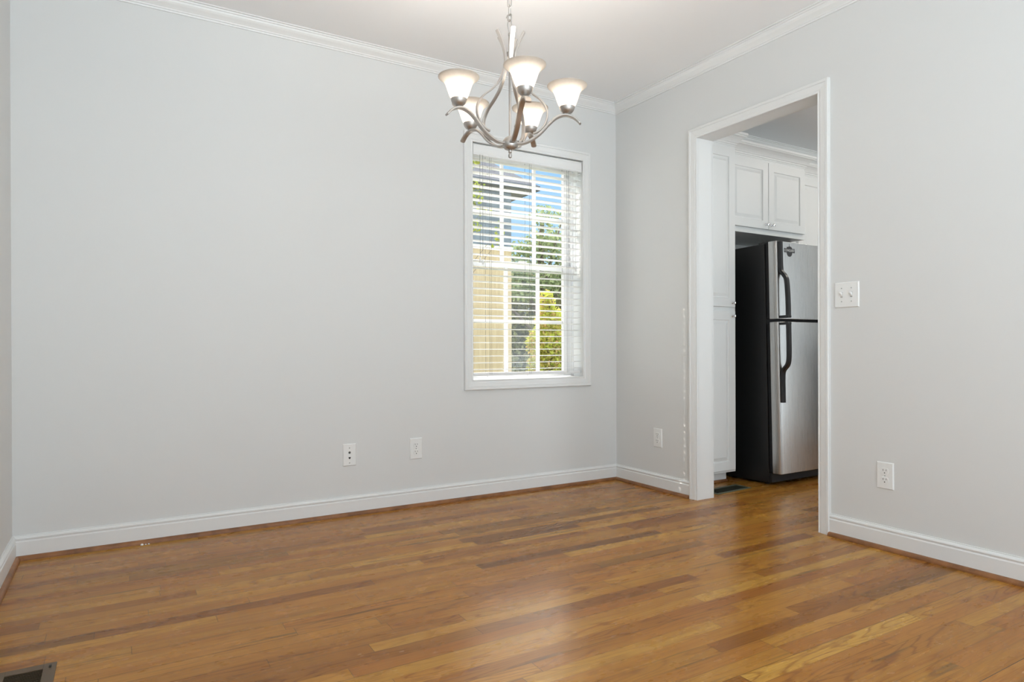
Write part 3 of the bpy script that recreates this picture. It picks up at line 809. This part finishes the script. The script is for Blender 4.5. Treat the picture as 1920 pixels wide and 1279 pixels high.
wt = max(v.co.x for v in me.vertices) - min(v.co.x for v in me.vertices)
tx.parent = fz; tx.location = (bx_, yF - .0016, bz); tx.rotation_euler = (math.pi / 2, 0, 0); tx.scale = (.098 / wt, 1, 1)

# base cabinets and range along the kitchen's far wall (mirrored in the refrigerator front)
def kitchen_base(nm, lab, cat, y0, y1, black=False):
    t = thing(nm, lab, cat, (3.196, y0, 0), -math.pi / 2)      # local x runs toward -Y, local -y faces the room
    w_ = abs(y1 - y0); D = .60
    if black:
        MB().box(0, w_, -D, 0, .04, .90).build('body', M['black'], t, bevel=.003)
        MB().box(.01, w_ - .01, -D - .03, -D, .22, .76).build('oven_door', M['handle'], t, bevel=.004)
        MB().tube([(.06, -D - .06, .71), (w_ - .06, -D - .06, .71)], .011, 10).build('handle', M['steel'], t, smooth=True)
        MB().box(.01, w_ - .01, -D - .03, -D, .05, .20).build('drawer', M['handle'], t, bevel=.004)
        MB().box(0, w_, -D - .03, -D, .78, .90).build('control_panel', M['gasket'], t, bevel=.004)
        MB().box(0, w_, -D - .02, 0, .90, .915).build('cooktop', M['handle'], t, bevel=.003)
    else:
        MB().box(0, w_, -D + .06, 0, 0, .10).build('plinth', M['cabinet'], t)
        MB().box(0, w_, -D, 0, .10, .87).build('body', M['cabinet'], t)
        n = 2
        for k in range(n):
            dd = panel_door('door', k * w_ / n + .012, (k + 1) * w_ / n - .012, .12, .85, -D - .02, .0195, t)
            dd.matrix_parent_inverse = Matrix.Identity(4)
    return t
kitchen_base('kitchen_range', 'black freestanding range against the far kitchen wall', 'range', -1.42, -2.18, True)
kitchen_base('base_cabinet', 'white base cabinet in the kitchen corner next to the range', 'cabinet', -.62, -1.415)
kitchen_base('base_cabinet', 'white base cabinet on the near side of the range', 'cabinet', -2.185, -3.2)
for ya, yb_ in ((-.62, -1.415), (-2.185, -3.2)):
    tag(MB().box(2.57, 3.198, yb_, ya, .872, .91).build('worktop', M['gasket'], bevel=.004), 'dark worktop lying on the white base cabinet ' + ('in the kitchen corner' if ya > -1 else 'on the near side of the range'), 'worktop')

# added kitchen ceiling lamp, unseen, put in to light the kitchen
t = thing('added_ceiling_light', 'unseen round frosted light added on the kitchen ceiling to light the kitchen', 'added light', (2.1, -1.4, ZC))
MB().lathe([(0, 0), (.17, 0), (.17, -.03), (0, -.03)], n=32).build('base', M['nickel'], t, smooth=True)
MB().lathe([(.16, -.03), (.155, -.055), (.12, -.085), (.06, -.1), (0, -.104)], n=32).build('dome', M['dome'], t, smooth=True)

# ------------------------------------------------------------------ outside
struct(MB().box(-30, 60, .5, 90, -.8, -.6).build('ground_outside', M['lawn']))
hs = thing('neighbour_house', 'neighbouring house with beige lower wall, grey upper wall and dark overhanging roof', 'house', (0, 6, -.6))
HX, HY = 2.80, 6.0
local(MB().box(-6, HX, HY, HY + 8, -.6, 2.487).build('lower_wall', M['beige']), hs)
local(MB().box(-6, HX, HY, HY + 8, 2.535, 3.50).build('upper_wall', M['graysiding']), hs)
local(MB().box(-6, HX + .012, HY - .03, HY + 8, 2.485, 2.537).build('band_board', M['creamtrim']), hs)
OX, OY = .31, .38
rx0, rx1, ry0, ry1 = -6.4, HX + OX, HY - OY, HY + 8.4
b = MB(); b.box(rx0, rx1, ry0, ry1, 3.44, 3.46); local(b.build('soffit', M['soffit']), hs)
b = MB(); b.box(rx0, rx1 + .01, ry0 - .01, ry0 + .01, 3.435, 3.515); b.box(rx1 - .01, rx1 + .01, ry0, ry1, 3.435, 3.515); local(b.build('fascia', M['fascia']), hs)
hr = 3.15
b = MB(); b.add([(rx0, ry0, 3.515), (rx1, ry0, 3.515), (rx1, ry1, 3.515), (rx0, ry1, 3.515), (rx0 + 3.5, (ry0 + ry1) / 2, 3.515 + hr), (rx1 - 3.5, (ry0 + ry1) / 2, 3.515 + hr),
    (rx0, ry0, 3.46), (rx1, ry0, 3.46), (rx1, ry1, 3.46), (rx0, ry1, 3.46)],
    [(0, 1, 5, 4), (1, 2, 5), (2, 3, 4, 5), (3, 0, 4), (6, 7, 1, 0), (7, 8, 2, 1), (8, 9, 3, 2), (9, 6, 0, 3), (6, 9, 8, 7)])
local(b.build('roof', M['shingle']), hs)

def foliage(blobs, n, size, aspect=.6):
    V = []; F = []
    tot = sum(b_[3] * b_[4] * b_[5] for b_ in blobs)
    for (cx, cy, cz, rx, ry, rz) in blobs:
        k = int(n * rx * ry * rz / tot) + 1
        d = rng.normal(size=(k, 3)); d /= np.linalg.norm(d, axis=1)[:, None]
        r = rng.random(k) ** (.45)
        p = np.array([cx, cy, cz]) + d * r[:, None] * np.array([rx, ry, rz])
        a = rng.normal(size=(k, 3)); a /= np.linalg.norm(a, axis=1)[:, None]
        c_ = np.cross(a, rng.normal(size=(k, 3))); c_ /= np.linalg.norm(c_, axis=1)[:, None]
        s_ = size * (.6 + .8 * rng.random(k))[:, None]
        o = len(V)
        q = np.stack([p - a * s_, p + c_ * s_ * aspect, p + a * s_, p - c_ * s_ * aspect], 1).reshape(-1, 3)
        V += q.tolist(); F += [(o + 4 * i, o + 4 * i + 1, o + 4 * i + 2, o + 4 * i + 3) for i in range(k)]
    return V, F
def tree(name, label, cat, base, blobs, n, size, lm, trunk_r, branches=(), group=None):
    t = thing(name, label, cat, base)
    V, F = foliage(blobs, n, size)
    me = bpy.data.meshes.new('foliage'); me.from_pydata(V, [], F); me.materials.append(M[lm])
    o = bpy.data.objects.new('foliage', me); C.objects.link(o); local(o, t)
    top = max(b_[2] for b_ in blobs)
    b = MB(); B = Vector(base)
    b.tube(smooth_path([B, B + Vector((.05, 0, .35 * (top - B.z))), B + Vector((-.04, 0, .7 * (top - B.z))), (base[0] + .02, base[1], top)], 4), [trunk_r * (1 - .045 * i) for i in range(13)], 8)
    for bl_ in blobs[:12]:
        z0 = B.z + (bl_[2] - B.z) * .55
        b.tube([(base[0], base[1], z0), ((base[0] + bl_[0]) / 2, (base[1] + bl_[1]) / 2, (z0 + bl_[2]) / 2 + .05), bl_[:3]], [trunk_r * .45, trunk_r * .3, trunk_r * .12], 6)
    local(b.build('trunk', M['bark'], smooth=True), t)
    return t
R = random.uniform
# tall airy tree to the right of the house
bl1 = [(7.3, 12, 3.6, .7, .7, .6), (8.1, 12.4, 3.9, .6, .6, .55), (6.6, 12.2, 3.2, .6, .6, .6), (7.2, 11.6, 4.45, .45, .5, .35), (8.6, 12, 3.3, .7, .7, .7), (7.0, 12, 2.6, .8, .8, .5),
       (8.0, 12, 2.7, .8, .8, .5), (6.2, 12.4, 4.0, .4, .4, .4), (8.0, 11.8, 4.6, .35, .3, .2), (9.2, 12.6, 4.2, .6, .6, .6), (6.0, 12.3, 2.4, .5, .5, .5)]
tree('tree', 'tall airy green tree beyond the house corner, seen through the upper sash', 'tree', (7.4, 12, -.6), bl1, 7000, .055, 'leaf_mid', .12)
bl2 = [(6.6, 15, 1.2, 1.3, 1, 1.3), (8.2, 15.2, 1.6, 1.3, 1, 1.4), (9.8, 15, 1.3, 1.4, 1, 1.5), (7.4, 15, 2.6, 1., .9, .8), (9.0, 15, 2.9, 1.1, 1, .8), (5.4, 15, 1.0, 1.0, 1, 1.2), (10.8, 15, 2.6, 1.2, 1, 1), (8, 15, .3, 2.6, 1, .8)]
tree('tree', 'dark green tree behind the yellow shrub, seen through the lower sash', 'tree', (8.0, 15.2, -.6), bl2, 26000, .075, 'leaf_dark', .2)
bl3 = [(5.05, 8.2, .35, .55, .4, .55), (5.0, 8.2, .95, .48, .4, .45), (5.08, 8.2, 1.45, .36, .3, .35), (4.98, 8.2, 1.85, .2, .2, .25), (5.5, 8.3, .8, .4, .35, .6)]
tree('shrub', 'bright yellow green shrub outside, low in the right of the window', 'shrub', (5.05, 8.2, -.6), bl3, 9000, .04, 'leaf_yellow', .05)
tree_l = [(1.26, 4.4, 3.38, .10, .2, .07), (1.30, 4.4, 3.0, .07, .2, .12), (1.27, 4.4, 2.86, .09, .2, .09), (1.36, 4.4, 2.70, .13, .2, .05), (1.28, 4.4, 2.47, .07, .2, .10),
          (1.66, 4.4, 2.50, .06, .12, .12), (1.60, 4.4, 2.28, .045, .1, .12), (1.05, 4.4, 2.9, .16, .3, .35), (.98, 4.4, 2.4, .18, .3, .3), (1.02, 4.4, 3.3, .2, .3, .25)]
tree('tree', 'slender tree with hanging leafy twigs in front of the neighbouring house', 'tree', (.55, 4.4, -.6), tree_l, 1500, .03, 'leaf_olive', .016)
